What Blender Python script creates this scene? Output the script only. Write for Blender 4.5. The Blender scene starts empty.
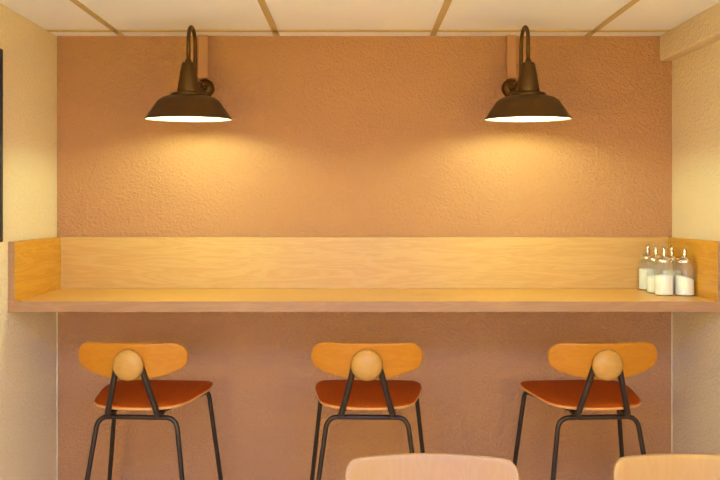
import bpy, bmesh, math, random
from mathutils import Vector, Matrix
PI = math.pi
scene = bpy.context.scene
COL = scene.collection

# ------------------------------------------------------------------ helpers
def lin(r, g, b):
    f = lambda c: (c/255/12.92) if c/255 <= .04045 else ((c/255+.055)/1.055)**2.4
    return (f(r), f(g), f(b), 1.0)

def link(o, parent=None):
    COL.objects.link(o)
    if parent: o.parent = parent
    return o

def obj(name, bm, mats, parent=None, smooth=True):
    me = bpy.data.meshes.new(name)
    bmesh.ops.recalc_face_normals(bm, faces=bm.faces)
    bm.to_mesh(me); bm.free()
    for m in (mats if isinstance(mats, (list, tuple)) else [mats]): me.materials.append(m)
    if smooth:
        me.polygons.foreach_set('use_smooth', [True]*len(me.polygons))
    me.update()
    return link(bpy.data.objects.new(name, me), parent)

def tag(o, label, cat, group=None):
    o['label'] = label; o['category'] = cat
    if group: o['group'] = group
    return o

def thing(name, label, cat, loc, rotz=0, group=None):
    o = bpy.data.objects.new(name, None)
    o.empty_display_size = .05
    o.location = loc; o.rotation_euler = (0, 0, rotz)
    link(o); tag(o, label, cat, group)
    return o

def struct(name, bm, m, smooth=False):
    o = obj(name, bm, m, None, smooth); o['kind'] = 'structure'
    return o

def dup(root, loc, rotz, label, group):
    r = root.copy(); COL.objects.link(r)
    r.location = loc; r.rotation_euler = (0, 0, rotz)
    r['label'] = label; r['group'] = group
    for ch in list(root.children):
        c = ch.copy(); COL.objects.link(c); c.parent = r
        for g in ch.children:
            d = g.copy(); COL.objects.link(d); d.parent = c
    return r

def add_box(bm, a, b, bevel=0, seg=2):
    x0, y0, z0 = a; x1, y1, z1 = b
    vs = [bm.verts.new(p) for p in [(x0,y0,z0),(x1,y0,z0),(x1,y1,z0),(x0,y1,z0),(x0,y0,z1),(x1,y0,z1),(x1,y1,z1),(x0,y1,z1)]]
    fs = [bm.faces.new([vs[i] for i in q]) for q in [(3,2,1,0),(4,5,6,7),(0,1,5,4),(1,2,6,5),(2,3,7,6),(3,0,4,7)]]
    if bevel:
        es = list({e for f in fs for e in f.edges})
        bmesh.ops.bevel(bm, geom=es, offset=bevel, segments=seg, profile=.5, affect='EDGES')
    return bm

def box(a, b, bevel=0, seg=2):
    return add_box(bmesh.new(), a, b, bevel, seg)

def fillet(pts, rad, n=7):
    P = [Vector(p) for p in pts]; out = [P[0]]
    for i in range(1, len(P)-1):
        a, b, c = P[i-1], P[i], P[i+1]
        u = (a-b); v = (c-b); lu, lv = u.length, v.length
        u.normalize(); v.normalize()
        ang = u.angle(v)
        r = rad[i-1] if isinstance(rad, (list, tuple)) else rad
        t = min(r/max(math.tan(ang/2), 1e-4), lu*.48, lv*.48)
        p0, p1 = b+u*t, b+v*t
        for k in range(n+1):
            s = k/n
            out.append((1-s)**2*p0 + 2*s*(1-s)*b + s*s*p1)
    out.append(P[-1])
    return out

def tube(path, r, bm=None, ring=14):
    bm = bm or bmesh.new()
    P = [Vector(p) for p in path]
    n = len(P)
    T = [((P[min(i+1, n-1)]-P[max(i-1, 0)]).normalized()) for i in range(n)]
    up = Vector((0, 0, 1)) if abs(T[0].z) < .9 else Vector((1, 0, 0))
    N = T[0].cross(up).normalized()
    rings = []
    for i in range(n):
        N = (N - T[i]*N.dot(T[i])).normalized()
        B = T[i].cross(N)
        rr = r[i] if isinstance(r, (list, tuple)) else r
        rings.append([bm.verts.new(P[i] + rr*(math.cos(2*PI*k/ring)*N + math.sin(2*PI*k/ring)*B)) for k in range(ring)])
    for a, b in zip(rings, rings[1:]):
        for k in range(ring):
            bm.faces.new((a[k], a[(k+1) % ring], b[(k+1) % ring], b[k]))
    bm.faces.new(rings[0][::-1]); bm.faces.new(rings[-1])
    return bm

def lathe(prof, seg=48, bm=None, mat=None, M=None):
    """prof: list of (r, z); r=0 closes at the axis. mat: index per profile segment."""
    bm = bm or bmesh.new(); M = M or Matrix()
    rows = []
    for r, z in prof:
        if r < 1e-6: rows.append([bm.verts.new(M @ Vector((0, 0, z)))])
        else: rows.append([bm.verts.new(M @ Vector((r*math.cos(2*PI*k/seg), r*math.sin(2*PI*k/seg), z))) for k in range(seg)])
    for i, (a, b) in enumerate(zip(rows, rows[1:])):
        for k in range(seg):
            k2 = (k+1) % seg
            if len(a) == 1 and len(b) == 1: continue
            if len(a) == 1: f = bm.faces.new((a[0], b[k2], b[k]))
            elif len(b) == 1: f = bm.faces.new((a[k], a[k2], b[0]))
            else: f = bm.faces.new((a[k], a[k2], b[k2], b[k]))
            if mat: f.material_index = mat[i]
    return bm

def spline(pts, per=6):
    """closed Catmull-Rom through 2-D points"""
    n = len(pts); out = []
    for i in range(n):
        p0, p1, p2, p3 = [Vector(pts[(i+j-1) % n]).to_2d() for j in range(4)]
        for k in range(per):
            t = k/per
            out.append(.5*((2*p1)+(p2-p0)*t+(2*p0-5*p1+4*p2-p3)*t*t+(3*p1-p0-3*p2+p3)*t**3))
    return out

def shell(outline, centre, surf, thick, e, place, rings=10):
    """solid sheet with a rounded rim; place(u, v, h) maps to 3-D, surf(u, v) lifts the mid surface"""
    bm = bmesh.new(); C = Vector(centre).to_2d(); n = len(outline)
    def ring(scale, inset, h):
        row = []
        for p in outline:
            d = p-C; L = d.length
            q = C + d*(scale*(1-inset/L))
            row.append(bm.verts.new(place(q.x, q.y, surf(q.x, q.y)+h)))
        return row
    t = thick/2; rows = []
    for i in range(1, rings+1): rows.append(ring(i/rings, e, t))
    rows += [ring(1, e*.3, t-e*.3), ring(1, 0, t-e), ring(1, 0, -t+e), ring(1, e*.3, -t+e*.3)]
    for i in range(rings, 0, -1): rows.append(ring(i/rings, e, -t))
    c0 = bm.verts.new(place(C.x, C.y, surf(C.x, C.y)+t)); c1 = bm.verts.new(place(C.x, C.y, surf(C.x, C.y)-t))
    for k in range(n):
        bm.faces.new((c0, rows[0][k], rows[0][(k+1) % n])); bm.faces.new((c1, rows[-1][(k+1) % n], rows[-1][k]))
    for a, b in zip(rows, rows[1:]):
        for k in range(n): bm.faces.new((a[k], b[k], b[(k+1) % n], a[(k+1) % n]))
    return bm

# ---------------------------------------------------------------- materials
def new_mat(name):
    m = bpy.data.materials.new(name); m.use_nodes = True
    nt = m.node_tree; b = nt.nodes['Principled BSDF']
    return m, nt, b

def plain(name, col, rough=.5, metal=0., **kw):
    m, nt, b = new_mat(name)
    b.inputs['Base Color'].default_value = col
    b.inputs['Roughness'].default_value = rough; b.inputs['Metallic'].default_value = metal
    for k, v in kw.items(): b.inputs[k].default_value = v
    return m

def N(nt, t, **kw):
    n = nt.nodes.new(t)
    for k, v in kw.items():
        if k in n.inputs: n.inputs[k].default_value = v
        else: setattr(n, k, v)
    return n

def plaster(name, c1, c2, scale=85, strength=.75, dist=.004):
    m, nt, b = new_mat(name); L = nt.links.new
    tc = N(nt, 'ShaderNodeTexCoord')
    n1 = N(nt, 'ShaderNodeTexNoise', Scale=scale, Detail=3., Roughness=.5, Distortion=.6)
    n2 = N(nt, 'ShaderNodeTexNoise', Scale=scale*.33, Detail=2.)
    n3 = N(nt, 'ShaderNodeTexNoise', Scale=2.2, Detail=3.)
    for n in (n1, n2, n3): L(tc.outputs['Object'], n.inputs['Vector'])
    ramp = N(nt, 'ShaderNodeValToRGB')
    ramp.color_ramp.elements[0].position = .42; ramp.color_ramp.elements[1].position = .66
    L(n1.outputs['Fac'], ramp.inputs['Fac'])
    add = N(nt, 'ShaderNodeMath', operation='MULTIPLY_ADD'); add.inputs[1].default_value = .5
    L(n2.outputs['Fac'], add.inputs[0]); L(ramp.outputs['Color'], add.inputs[2])
    bp = N(nt, 'ShaderNodeBump', Strength=strength, Distance=dist)
    L(add.outputs[0], bp.inputs['Height']); L(bp.outputs['Normal'], b.inputs['Normal'])
    mx = N(nt, 'ShaderNodeMixRGB'); mx.inputs[1].default_value = c1; mx.inputs[2].default_value = c2
    L(n3.outputs['Fac'], mx.inputs[0]); L(mx.outputs[0], b.inputs['Base Color'])
    b.inputs['Roughness'].default_value = .62
    b.inputs['Specular IOR Level'].default_value = .35
    return m

def wood(name, c1, c2, stretch=(1, 9, 9), scale=5., rough=.38, fine=.35, spec=.5, coat=0.):
    m, nt, b = new_mat(name); L = nt.links.new
    tc = N(nt, 'ShaderNodeTexCoord'); oi = N(nt, 'ShaderNodeObjectInfo')
    off = N(nt, 'ShaderNodeVectorMath', operation='SCALE'); off.inputs['Scale'].default_value = 7.
    cmb = N(nt, 'ShaderNodeCombineXYZ')
    for i in range(3): L(oi.outputs['Random'], cmb.inputs[i])
    L(cmb.outputs[0], off.inputs[0])
    mp = N(nt, 'ShaderNodeMapping'); mp.inputs['Scale'].default_value = stretch
    ad = N(nt, 'ShaderNodeVectorMath', operation='ADD')
    L(tc.outputs['Object'], mp.inputs['Vector']); L(mp.outputs[0], ad.inputs[0]); L(off.outputs[0], ad.inputs[1])
    n1 = N(nt, 'ShaderNodeTexNoise', Scale=scale*.45, Detail=4., Roughness=.55, Distortion=1.1)
    n2 = N(nt, 'ShaderNodeTexNoise', Scale=scale*5, Detail=5., Roughness=.65)
    L(ad.outputs[0], n1.inputs['Vector']); L(ad.outputs[0], n2.inputs['Vector'])
    wv = N(nt, 'ShaderNodeMath', operation='SINE')
    mu = N(nt, 'ShaderNodeMath', operation='MULTIPLY'); mu.inputs[1].default_value = 34.
    L(n1.outputs['Fac'], mu.inputs[0]); L(mu.outputs[0], wv.inputs[0])
    m1 = N(nt, 'ShaderNodeMath', operation='MULTIPLY_ADD'); m1.inputs[1].default_value = .22; m1.inputs[2].default_value = .5-fine/2
    L(wv.outputs[0], m1.inputs[0])
    m2 = N(nt, 'ShaderNodeMath', operation='MULTIPLY_ADD'); m2.inputs[1].default_value = fine
    L(n2.outputs['Fac'], m2.inputs[0]); L(m1.outputs[0], m2.inputs[2])
    mx = N(nt, 'ShaderNodeMixRGB'); mx.inputs[1].default_value = c1; mx.inputs[2].default_value = c2
    L(m2.outputs[0], mx.inputs[0]); L(mx.outputs[0], b.inputs['Base Color'])
    b.inputs['Roughness'].default_value = rough
    b.inputs['Specular IOR Level'].default_value = spec
    if coat: b.inputs['Coat Weight'].default_value = coat; b.inputs['Coat Roughness'].default_value = .25
    return m

M_accent = plaster('terracotta_plaster', (.51, .236, .115, 1), (.48, .218, .104, 1))
M_cream = plaster('cream_plaster', (.88, .68, .48, 1), (.84, .64, .44, 1))
M_tile = plaster('ceiling_tile', (.91, .84, .95, 1), (.90, .83, .93, 1), scale=40, strength=.06, dist=.002)
M_tee = plain('ceiling_grid', (.56, .38, .19, 1), .5)
M_edge = plain('cream_paint_edge', lin(228, 212, 184), .5)
M_floor = wood('floor_boards', (.74, .70, .64, 1), (.66, .62, .56, 1), (9, 1, 9), 4.)
M_oak = wood('oak_laminate', (.62, .36, .14, 1), (.53, .265, .082, 1), (1, 11, 11), 5., .36, .5)
M_oak_lit = wood('oak_laminate_lamplit', (.70, .345, .034, 1), (.54, .21, .006, 1), (11, 1, 11), 5., .36, .5)  # back panel's oak with warm lamplight put into the colour
M_top = wood('oak_worktop', (.76, .41, .12, 1), (.68, .32, .07, 1), (1, 11, 11), 5., .36, .4, .4)
M_band = wood('oak_edge_band', (.42, .22, .125, 1), (.36, .17, .085, 1), (1, 11, 11), 5., .4, .4, .3)
M_ply = wood('honey_plywood', (.50, .180, .010, 1), (.44, .135, .004, 1), (1, 8, 8), 6., .40, .3, .3)
M_button = wood('turned_beech', (.51, .25, .055, 1), (.44, .19, .03, 1), (2, 8, 8), 5., .5, .3)
M_seat = wood('brown_seat_ply', (.42, .070, .003, 1), (.35, .050, .001, 1), (8, 1, 8), 6., .5, .3, .12)  # darker and browner than the backrest ply
M_seatedge = plain('plywood_edge', lin(206, 140, 78), .5)
M_beech = wood('pale_beech_ply', (.345, .180, .070, 1), (.32, .148, .054, 1), (9, 9, 1), 6., .38, .3)
M_steel = plain('dark_bronze_steel', (.036, .0145, .008, 1), .38, .3)
M_bronze = plain('aged_bronze', lin(92, 64, 30), .40, .8)
M_white = plain('white_enamel', lin(245, 240, 230), .4)
M_trunk = plaster('painted_trunking', (.51, .236, .115, 1), (.48, .218, .104, 1), scale=40, strength=.05)
M_chrome = plain('chrome', lin(225, 222, 216), .14, 1.)
M_sugar = plain('white_sugar', lin(248, 244, 234), .8)
M_black = plain('black_frame', lin(28, 20, 18), .4)
M_board = plain('grey_brown_board', lin(120, 100, 84), .5)
M_frame_white = plain('window_frame_white', lin(236, 232, 224), .4)

def emit(name, col, s):
    m, nt, b = new_mat(name)
    b.inputs['Base Color'].default_value = (.9, .8, .6, 1)
    b.inputs['Emission Color'].default_value = col; b.inputs['Emission Strength'].default_value = s
    return m
M_bulb = emit('warm_bulb', (.72, 1., .50, 1), 280.)

def thin_glass(name, tint, gloss=.08, dust=0.):
    m, nt, b = new_mat(name); L = nt.links.new
    nt.nodes.remove(b)
    out = [n for n in nt.nodes if n.type == 'OUTPUT_MATERIAL'][0]
    tr = N(nt, 'ShaderNodeBsdfTransparent'); tr.inputs[0].default_value = tint
    gl = N(nt, 'ShaderNodeBsdfGlossy'); gl.inputs['Roughness'].default_value = .05
    fr = N(nt, 'ShaderNodeLayerWeight'); fr.inputs['Blend'].default_value = .5
    pw = N(nt, 'ShaderNodeMath', operation='POWER'); pw.inputs[1].default_value = 3.
    L(fr.outputs['Facing'], pw.inputs[0])
    ml = N(nt, 'ShaderNodeMath', operation='MULTIPLY_ADD'); ml.inputs[1].default_value = .45; ml.inputs[2].default_value = gloss*.3
    mx = N(nt, 'ShaderNodeMixShader')
    L(pw.outputs[0], ml.inputs[0]); L(ml.outputs[0], mx.inputs[0])
    df = N(nt, 'ShaderNodeBsdfDiffuse'); df.inputs[0].default_value = (.9, .88, .82, 1)     # faint dust
    dm = N(nt, 'ShaderNodeMixShader'); dm.inputs[0].default_value = dust
    L(tr.outputs[0], dm.inputs[1]); L(df.outputs[0], dm.inputs[2])
    L(dm.outputs[0], mx.inputs[1]); L(gl.outputs[0], mx.inputs[2]); L(mx.outputs[0], out.inputs['Surface'])
    return m
M_glass = thin_glass('jar_glass', (.985, .985, .98, 1), .08, .10)
M_pane = thin_glass('window_glass', (.97, .98, .98, 1))

# ------------------------------------------------------------------ setting
XL, XR, YB, YF, ZC = -1.192, 1.268, 3.2, -1.6, 2.088
W = .12
struct('floor', box((XL-W, YF-W, -.1), (XR+W, YB+W, 0)), M_floor)
struct('ceiling', box((XL-W, YF-W, ZC), (XR+W, YB+W, ZC+.1)), M_tile)
struct('wall_back', box((XL-W, YB, 0), (XR+W, YB+W, ZC)), M_accent)
struct('wall_left', box((XL-W, YF, 0), (XL, YB, ZC)), M_cream)
struct('wall_right', box((XR, YF, 0), (XR+W, YB, ZC)), M_cream)
bm = bmesh.new()          # wall behind the viewer, with a wide window opening
wx0, wx1, wz0, wz1 = -1.0, 1.08, .75, 1.98
add_box(bm, (XL-W, YF-W, 0), (XR+W, YF, wz0)); add_box(bm, (XL-W, YF-W, wz1), (XR+W, YF, ZC))
add_box(bm, (XL-W, YF-W, wz0), (wx0, YF, wz1)); add_box(bm, (wx1, YF-W, wz0), (XR+W, YF, wz1))
struct('wall_front', bm, M_cream)
bm = bmesh.new()
for a in (wx0, (wx0+wx1)/2-.025, wx1-.05): add_box(bm, (a, YF-.09, wz0), (a+.05, YF-.04, wz1), .004)
for a in (wz0, wz1-.05): add_box(bm, (wx0, YF-.09, a), (wx1, YF-.04, a+.05), .004)
win = struct('window_1', bm, M_frame_white)
pane = obj('window_pane', box((wx0+.04, YF-.068, wz0+.04), (wx1-.04, YF-.062, wz1-.04)), M_pane, win, False)

# beam along the right wall under the ceiling
struct('trim_1', box((1.216, YF, 1.986), (XR+.01, YB, ZC+.01), .009, 3), M_cream, True)
# ceiling grid
k = 2
tw = .012
for i, x in enumerate((-.93, -.3105, .309, .9285)):
    struct('trim_%d' % k, box((x-tw, YF, ZC-.0035), (x+tw, 3.19, ZC+.004), .001, 1), M_tee); k += 1
for y in (3.10, 3.10-1.24, 3.10-2.48, 3.10-3.72):
    struct('trim_%d' % k, box((XL, y-tw*1.1, ZC-.0035), (1.217, y+tw*1.1, ZC+.004), .001, 1), M_tee); k += 1
# narrow cream paint edge at the two back corners
struct('trim_%d' % k, box((XL, YB-.003, 0), (XL+.003, YB, 1.04)), M_edge); k += 1
struct('trim_%d' % k, box((XR-.003, YB-.003, 0), (XR, YB, 1.04)), M_edge); k += 1

# ------------------------------------------------------------------ counter
YD = 2.746                      # front edge of the worktop
ct = thing('bar_counter', 'long oak bar counter with upstands fixed along the terracotta back wall', 'counter', (0, YB, 1.04))
def ybox(a, b, bev=.0015): return box((a[0], a[1]-YB, a[2]-1.04), (b[0], b[1]-YB, b[2]-1.04), bev, 2)
wt = obj('worktop', ybox((XL+.001, YD+.0016, 1.043), (XR-.001, YB-.002, 1.079)), M_top, ct, False)
obj('back_panel', ybox((XL+.022, YB-.02, 1.079), (XR-.022, YB-.002, 1.284)), M_oak, ct, False)
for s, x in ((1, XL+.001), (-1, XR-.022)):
    sp = obj('side_panel', ybox((x, YD+.0036, 1.079), (x+.021, YB-.002, 1.284)), M_oak_lit, ct, False)
    obj('edge_band', ybox((x, YD+.002, 1.079), (x+.021, YD+.0036, 1.284), .0005), M_band, sp, False)

obj('edge_band', ybox((XL+.001, YD, 1.043), (XR-.001, YD+.0016, 1.079), .0005), M_band, wt, False)

# ------------------------------------------------------------------ lamps
def make_lamp(label):
    t = thing('wall_lamp', label, 'lamp', (0, YB, 1.72), 0, 'bronze wall lamps above the counter')
    ax = -.32
    # plate: a domed disc on the wall
    R = Matrix.Rotation(PI/2, 4, 'X')
    o = obj('wall_plate', lathe([(0, .030), (.012, .0295), (.021, .026), (.032, .019), (.036, .009), (.037, 0.0), (0, 0)], 40,
            M=Matrix.Translation((0, 0, .158)) @ R), M_bronze, t)
    obj('elbow', lathe([(0, .018), (.009, .018), (.013, .013), (.013, -.012), (0, -.012)], 24,
            M=Matrix.Translation((0, -.040, .158)) @ R), M_bronze, o)
    zt = .346-.0625
    path = fillet([(0, -.02, .158), (0, -.205, .158), (0, -.205, zt-.02)], .05)
    for i in range(0, 17):
        a = PI*i/16
        path.append(Vector((0, -.2655+.0605*math.cos(a), zt+.0585*math.sin(a))))
    path.append(Vector((0, ax-.0075, .206)))
    obj('arm', tube(path, .0072), M_bronze, t)
    M = Matrix.Translation((0, ax, 0)) @ Matrix.Rotation(math.radians(2.3), 4, 'X')
    obj('lamp_cap', lathe([(0, .214), (.010, .214), (.0115, .209), (.0115, .204), (.0215, .202), (.0245, .197), (.0415, .100), (.041, .096), (.036, .094), (0, .094)], 48, M=M), M_bronze, t)
    prof = [(.034, .098), (.058, .094), (.0635, .090), (.0635, .086), (.060, .083), (.076, .081), (.094, .076), (.108, .066), (.117, .055), (.133, .032), (.148, .009), (.1535, .003), (.155, .000), (.1535, -.002),
            (.149, .004), (.131, .030), (.115, .053), (.106, .063), (.093, .072), (.075, .077), (.056, .079), (.030, .080), (.0, .080)]
    obj('lamp_shade', lathe(prof, 72, mat=[0]*13+[1]*(len(prof)-14), M=M), [M_bronze, M_white], t)
    obj('bulb', lathe([(0, .022), (.010, .023), (.020, .028), (.026, .037), (.027, .045), (.024, .055), (.017, .066), (.013, .0795), (0, .0795)], 32, M=M), M_bulb, t)
    return t
LX = (-.598, .622)
l0 = make_lamp('left bronze barn wall lamp with gooseneck arm, over counter near left wall')
l0.location.x = LX[0]
l1 = dup(l0, (LX[1], YB, 1.72), 0, 'right bronze barn wall lamp with gooseneck arm, nearer the sugar jars', 'bronze wall lamps above the counter')
for x, lab in ((-.6045, 'painted cable trunking running from ceiling down to the left wall lamp'),
               (.6235, 'painted cable trunking running from ceiling down to the right wall lamp')):
    bm = box((-.019, -.018, 0), (.019, 0, ZC-1.9175), .002)
    o = obj('cable_trunking', bm, M_trunk, None, False); o.location = (x, YB, 1.917)
    tag(o, lab, 'cable trunking', 'cable trunkings above the lamps')

# --------------------------------------------------------- sugar dispensers
def make_jar(label, level, slope, turn, pos):
    t = thing('sugar_dispenser', label, 'sugar dispenser', pos, turn, 'sugar dispensers in the counter corner')
    n = 60; r = .0340
    bm = bmesh.new(); rows = []
    for rr, z in [(0, .001), (.030, .0), (r*1.0, .003), (r*1.03, .006), (r*1.03, .012), (r*.985, .016), (r*.985, .098), (r*.95, .107), (r*.84, .113), (r*.84, .120)]:
        if rr == 0: rows.append([bm.verts.new((0, 0, z))]); continue
        row = []
        for k_ in range(n):
            a = 2*PI*k_/n
            fl = 1-.018*abs(math.sin(7.5*a))**.7 if .014 < z < .1 else 1      # fluted flanks
            row.append(bm.verts.new((rr*fl*math.cos(a), rr*fl*math.sin(a), z)))
        rows.append(row)
    for a, b in zip(rows, rows[1:]):
        for k_ in range(n):
            k2 = (k_+1) % n
            if len(a) == 1: bm.faces.new((a[0], b[k2], b[k_]))
            elif len(b) == 1: bm.faces.new((a[k_], a[k2], b[0]))
            else: bm.faces.new((a[k_], a[k2], b[k2], b[k_]))
    obj('glass_jar', bm, M_glass, t)
    sb = lathe([(0, .003), (r*.93, .0035), (r*.95, .008), (r*.95, level-.003), (r*.92, level), (r*.45, level+.003), (0, level+.004)], 36)
    for v in sb.verts:
        if v.co.z > level-.01: v.co.z += slope*v.co.x
    obj('sugar', sb, M_sugar, t)
    obj('lid', lathe([(r*.70, .1195), (r*.90, .1195), (r*.93, .122), (r*.92, .129), (r*.82, .134), (.013, .139), (.010, .142), (0, .142)], 40), M_chrome, t)
    sp = tube([(0, 0, .138), (0, 0, .148), (0, 0, .156), (-.001, 0, .165), (-.0025, 0, .172)], [.0078, .0076, .0074, .0070, .0066], ring=20)
    for v in sp.verts:
        if v.co.z > .160: v.co.z += (v.co.x+.002)*.9       # slanted tip
    obj('spout', sp, M_chrome, t)
    return t
ZT = 1.0792
make_jar('half hidden sugar jar at the back left, against the counter upstand', .080, .0, .4, (1.150, 3.142, ZT))
make_jar('second sugar jar of the left row, between the back one and the front one', .064, .0, 2.2, (1.137, 3.024, ZT))
make_jar('front left sugar jar, foremost of the left row, with level sugar', .073, -.06, 2.6, (1.1375, 2.946, ZT))
make_jar('sugar jar hidden behind the two front jars, only its spout and lid showing', .080, 0, 1.0, (1.2085, 3.052, ZT))
make_jar('front right sugar jar beside the side panel with slanted white sugar', .066, -.25, .0, (1.2095, 2.936, ZT))

# ------------------------------------------------------------------- stools
def make_stool(label):
    """local frame: +y towards the wall (sitter's front), origin on the floor under the rear bar"""
    t = thing('bar_stool', label, 'bar stool', (0, 0, 0), 0, 'bar stools pushed under the counter')
    zs = .744
    half = [(0, -.052), (.075, -.046), (.130, -.022), (.158, .018), (.173, .080), (.187, .155), (.1925, .220), (.182, .278), (.150, .306), (.080, .314)]
    pts = half + [(0, .316)] + [(-x, y) for x, y in half[:0:-1]]
    ol = spline(pts, 5)
    def dish(x, y): return .002*(x/.19)**2 - .003*max(0, (y-.22)/.1)**2 + (y-.13)*.030 - .001
    seat = shell(ol, (0, .13), dish, .012, .003, lambda u, v, h: Vector((u, v*1.03+.008, zs+h)))
    obj('seat', seat, [M_seat, M_seatedge], t)
    so = t.children[0]
    for p in so.data.polygons:            # raw plywood rim and underside
        if p.normal.z < .35: p.material_index = 1
    # backrest
    hb = [(0, .0585), (.08, .0585), (.135, .0585), (.162, .052), (.180, .033), (.184, .008), (.176, -.017), (.153, -.034), (.110, -.048), (.055, -.059)]
    pts = hb + [(0, -.0625)] + [(-x, z) for x, z in hb[:0:-1]]
    ol = spline(pts, 5)
    zb = .900; yb = -.072
    def curve(x, z): return -.034*(x/.186)**2
    def plc(u, v, h): return Vector((u, yb-h+.10*0+v*-.12, zb+v))
    obj('backrest', shell(ol, (0, .0), curve, .012, .003, plc), M_ply, t)
    # turned button, domed towards the room
    R = Matrix.Translation((0, yb-.014, zb-.0105)) @ Matrix.Rotation(PI/2, 4, 'X')
    obj('back_button', lathe([(0, .021), (.015, .0203), (.029, .0178), (.040, .0130), (.048, .0065), (.0515, .000), (.048, -.003), (.045, -.004), (0, -.004)], 48, M=R), M_button, t)
    for s in (-1, 1):
        p = fillet([(s*.024, yb-.008, zb+.012), (s*.042, yb-.006, zb-.020), (s*.086, -.044, .713), (s*.084, .045, .723)], [.03, .022])
        st = obj('back_strut', tube(p, .0102), M_steel, t)
        bm = bmesh.new()     # small gusset plate under the seat
        a = [(s*.086, -.006, .728), (s*.050, .03, .730), (s*.086, .05, .730), (s*.086, .0, .706)]
        v0 = [bm.verts.new(q) for q in a]; 
        for q in ((0, 1, 2), (0, 3, 1), (0, 2, 3), (1, 3, 2)): bm.faces.new([v0[i] for i in q])
        obj('gusset', bm, M_steel, st, False)
    # rear arch: two legs and the bar between them in one bent tube
    zb_ = .6985
    p = fillet([(-.228, -.085, .002), (-.134, 0, zb_), (.134, 0, zb_), (.228, -.085, .002)], [.045, .045], 10)
    obj('rear_leg_frame', tube(p, .0083), M_steel, t)
    for s in (-1, 1):
        p = fillet([(s*.255, .345, .002), (s*.174, .270, .727), (s*.088, .02, .722)], [.03], 9)
        obj('leg', tube(p, .0082), M_steel, t)
    zf = .27
    def at(a, b, z): q = (z-a[2])/(b[2]-a[2]); return Vector(a).lerp(Vector(b), q)
    A = at((-.255, .345, .002), (-.174, .27, .727), zf); B = at((-.228, -.085, .002), (-.134, 0, zb_), zf)
    mir = lambda v: Vector((-v.x, v.y, v.z))
    obj('footrest', tube([A, B, B.lerp(mir(B), .5), mir(B), mir(A)], .006), M_steel, t)
    return t
D0 = 2.684
ST = [(-.731, -4.), (.041, -2.), (.815, 3.5)]
s0 = make_stool('left bar stool with honey wood backrest, nearest the left wall')
s0.location = (ST[0][0], D0, 0); s0.rotation_euler.z = math.radians(ST[0][1])
dup(s0, (ST[1][0], D0, 0), math.radians(ST[1][1]), 'middle bar stool of three, directly behind the pale chair back', 'bar stools pushed under the counter')
dup(s0, (ST[2][0], D0, 0), math.radians(ST[2][1]), 'right bar stool with honey wood backrest, below the sugar jars', 'bar stools pushed under the counter')

# ------------------------------------------------------- chairs in the front
def make_chair(label):
    """local frame: -y is the sitter's front, origin on the floor under the backrest"""
    t = thing('dining_chair', label, 'chair', (0, 0, 0), 0, 'pale wooden chairs in the foreground')
    hw = .1975
    hb = [(0, .832), (.09, .8305), (.165, .827), (.185, .820), (.1955, .802), (hw, .775), (.196, .70), (.190, .625), (.170, .600), (.09, .592)]
    ol = spline(hb + [(0, .590)] + [(-x, z) for x, z in hb[:0:-1]], 6)
    obj('backrest', shell(ol, (0, .71), lambda x, z: -.026*(x/hw)**2, .011, .003, lambda u, v, h: Vector((u, h+(v-.83)*.16, v)), 12), M_beech, t)
    hs = [(0, -.46), (.12, -.457), (.175, -.44), (.2, -.40), (.202, -.30), (.195, -.15), (.18, -.06), (.12, -.035)]
    ol = spline(hs + [(0, -.03)] + [(-x, y) for x, y in hs[:0:-1]], 6)
    obj('seat', shell(ol, (0, -.25), lambda x, y: .010*(x/.2)**2-.018*max(0, (-y-.36)/.1)**2, .012, .003, lambda u, v, h: Vector((u, v, .452+h))), M_beech, t)
    for s in (-1, 1):
        obj('back_post', tube(fillet([(s*.12, -.20, .434), (s*.12, -.035, .434), (s*.12, -.013, .70)], .04), .009), M_steel, t)
        obj('leg', tube([(s*.205, -.44, .002), (s*.17, -.38, .438)], .010), M_steel, t)
        obj('leg', tube([(s*.205, .02, .002), (s*.165, -.09, .440)], .010), M_steel, t)
    return t
c0 = make_chair('pale beech chair back at the bottom, in front of the middle bar stool')
c0.location = (.1755, 1.852, 0); c0.rotation_euler.z = math.radians(-1.5)
dup(c0, (.790, 1.85, 0), math.radians(-4), 'pale beech chair back cut off by the right edge, before the right bar stool', 'pale wooden chairs in the foreground')

# ------------------------------------------------ framed board, left wall
fb = thing('framed_board', 'dark framed board hanging on the cream left wall at picture edge', 'picture frame', (XL, 2.28, 1.61))
y0, y1, z0, z1, w = -.40, .381, -.323, .317, .016
bm = bmesh.new()
add_box(bm, (.001, y0, z0), (.022, y0+w, z1), .002); add_box(bm, (.001, y1-w, z0), (.022, y1, z1), .002)
add_box(bm, (.001, y0+w, z0), (.022, y1-w, z0+w), .002); add_box(bm, (.001, y0+w, z1-w), (.022, y1-w, z1), .002)
obj('frame', bm, M_black, fb, False)
obj('board', box((.003, y0+w, z0+w), (.011, y1-w, z1-w)), M_board, fb, False)

# -------------------------------------------------------------------- light
world = bpy.data.worlds.new('World'); scene.world = world; world.use_nodes = True
nt = world.node_tree; bg = nt.nodes['Background']
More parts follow.
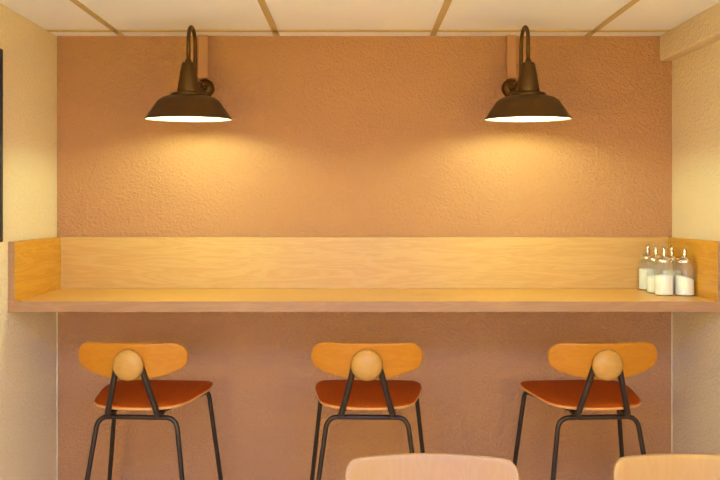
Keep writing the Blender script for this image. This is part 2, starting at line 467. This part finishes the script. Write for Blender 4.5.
# overcast sky above the horizon, darker warm ground below it
tc = N(nt, 'ShaderNodeTexCoord'); sx = N(nt, 'ShaderNodeSeparateXYZ'); rp = N(nt, 'ShaderNodeValToRGB')
nt.links.new(tc.outputs['Generated'], sx.inputs[0]); nt.links.new(sx.outputs['Z'], rp.inputs['Fac'])
e = rp.color_ramp.elements
e[0].position = .0; e[0].color = (.06, .08, .14, 1)
e[1].position = .03; e[1].color = (.30, .50, 1.05, 1)
nt.links.new(rp.outputs['Color'], bg.inputs[0]); bg.inputs[1].default_value = 10.5
scene.cycles.transparent_max_bounces = 32
for x in (-.80, .85):       # unseen warm room lights; the low pair is added fill for under the counter
    for y, z, en, c in ((.75, 1.68, 9.5, (1., 1., .05)), (.60, 1.15, 35., (.84, .76, .02))):
        l = bpy.data.lights.new('warm_fill', 'POINT'); l.energy = en; l.color = c; l.shadow_soft_size = .1
        o = bpy.data.objects.new('warm_fill', l); COL.objects.link(o); o.location = (x, y, z)
l = bpy.data.lights.new('cool_ceiling_fill', 'AREA'); l.shape = 'RECTANGLE'; l.size = 1.2; l.size_y = .6
l.energy = 56.; l.color = (.02, .24, 1.)          # unseen cool fill light added just below the ceiling
o = bpy.data.objects.new('cool_ceiling_fill', l); COL.objects.link(o); o.location = (0, .5, ZC-.008)
l = bpy.data.lights.new('window_daylight', 'AREA'); l.shape = 'RECTANGLE'; l.size = wx1-wx0; l.size_y = wz1-wz0
l.cycles.is_portal = True
o = bpy.data.objects.new('window_daylight', l); COL.objects.link(o)
o.location = ((wx0+wx1)/2, YF-.125, (wz0+wz1)/2); o.rotation_euler = (PI/2, 0, 0)

# ------------------------------------------------------------------- camera
cam = bpy.data.cameras.new('Camera'); co = bpy.data.objects.new('Camera', cam); COL.objects.link(co)
co.location = (0, 0, 1.40); co.rotation_euler = (PI/2, 0, 0)
cam.sensor_width = 36; cam.lens = 40
cam.shift_x = 5/720; cam.shift_y = -32/720
cam.clip_start = .05
scene.camera = co
vs = scene.view_settings
vs.view_transform = 'Standard'; vs.look = 'None'; vs.gamma = 1; vs.use_curve_mapping = False; vs.exposure = 0.
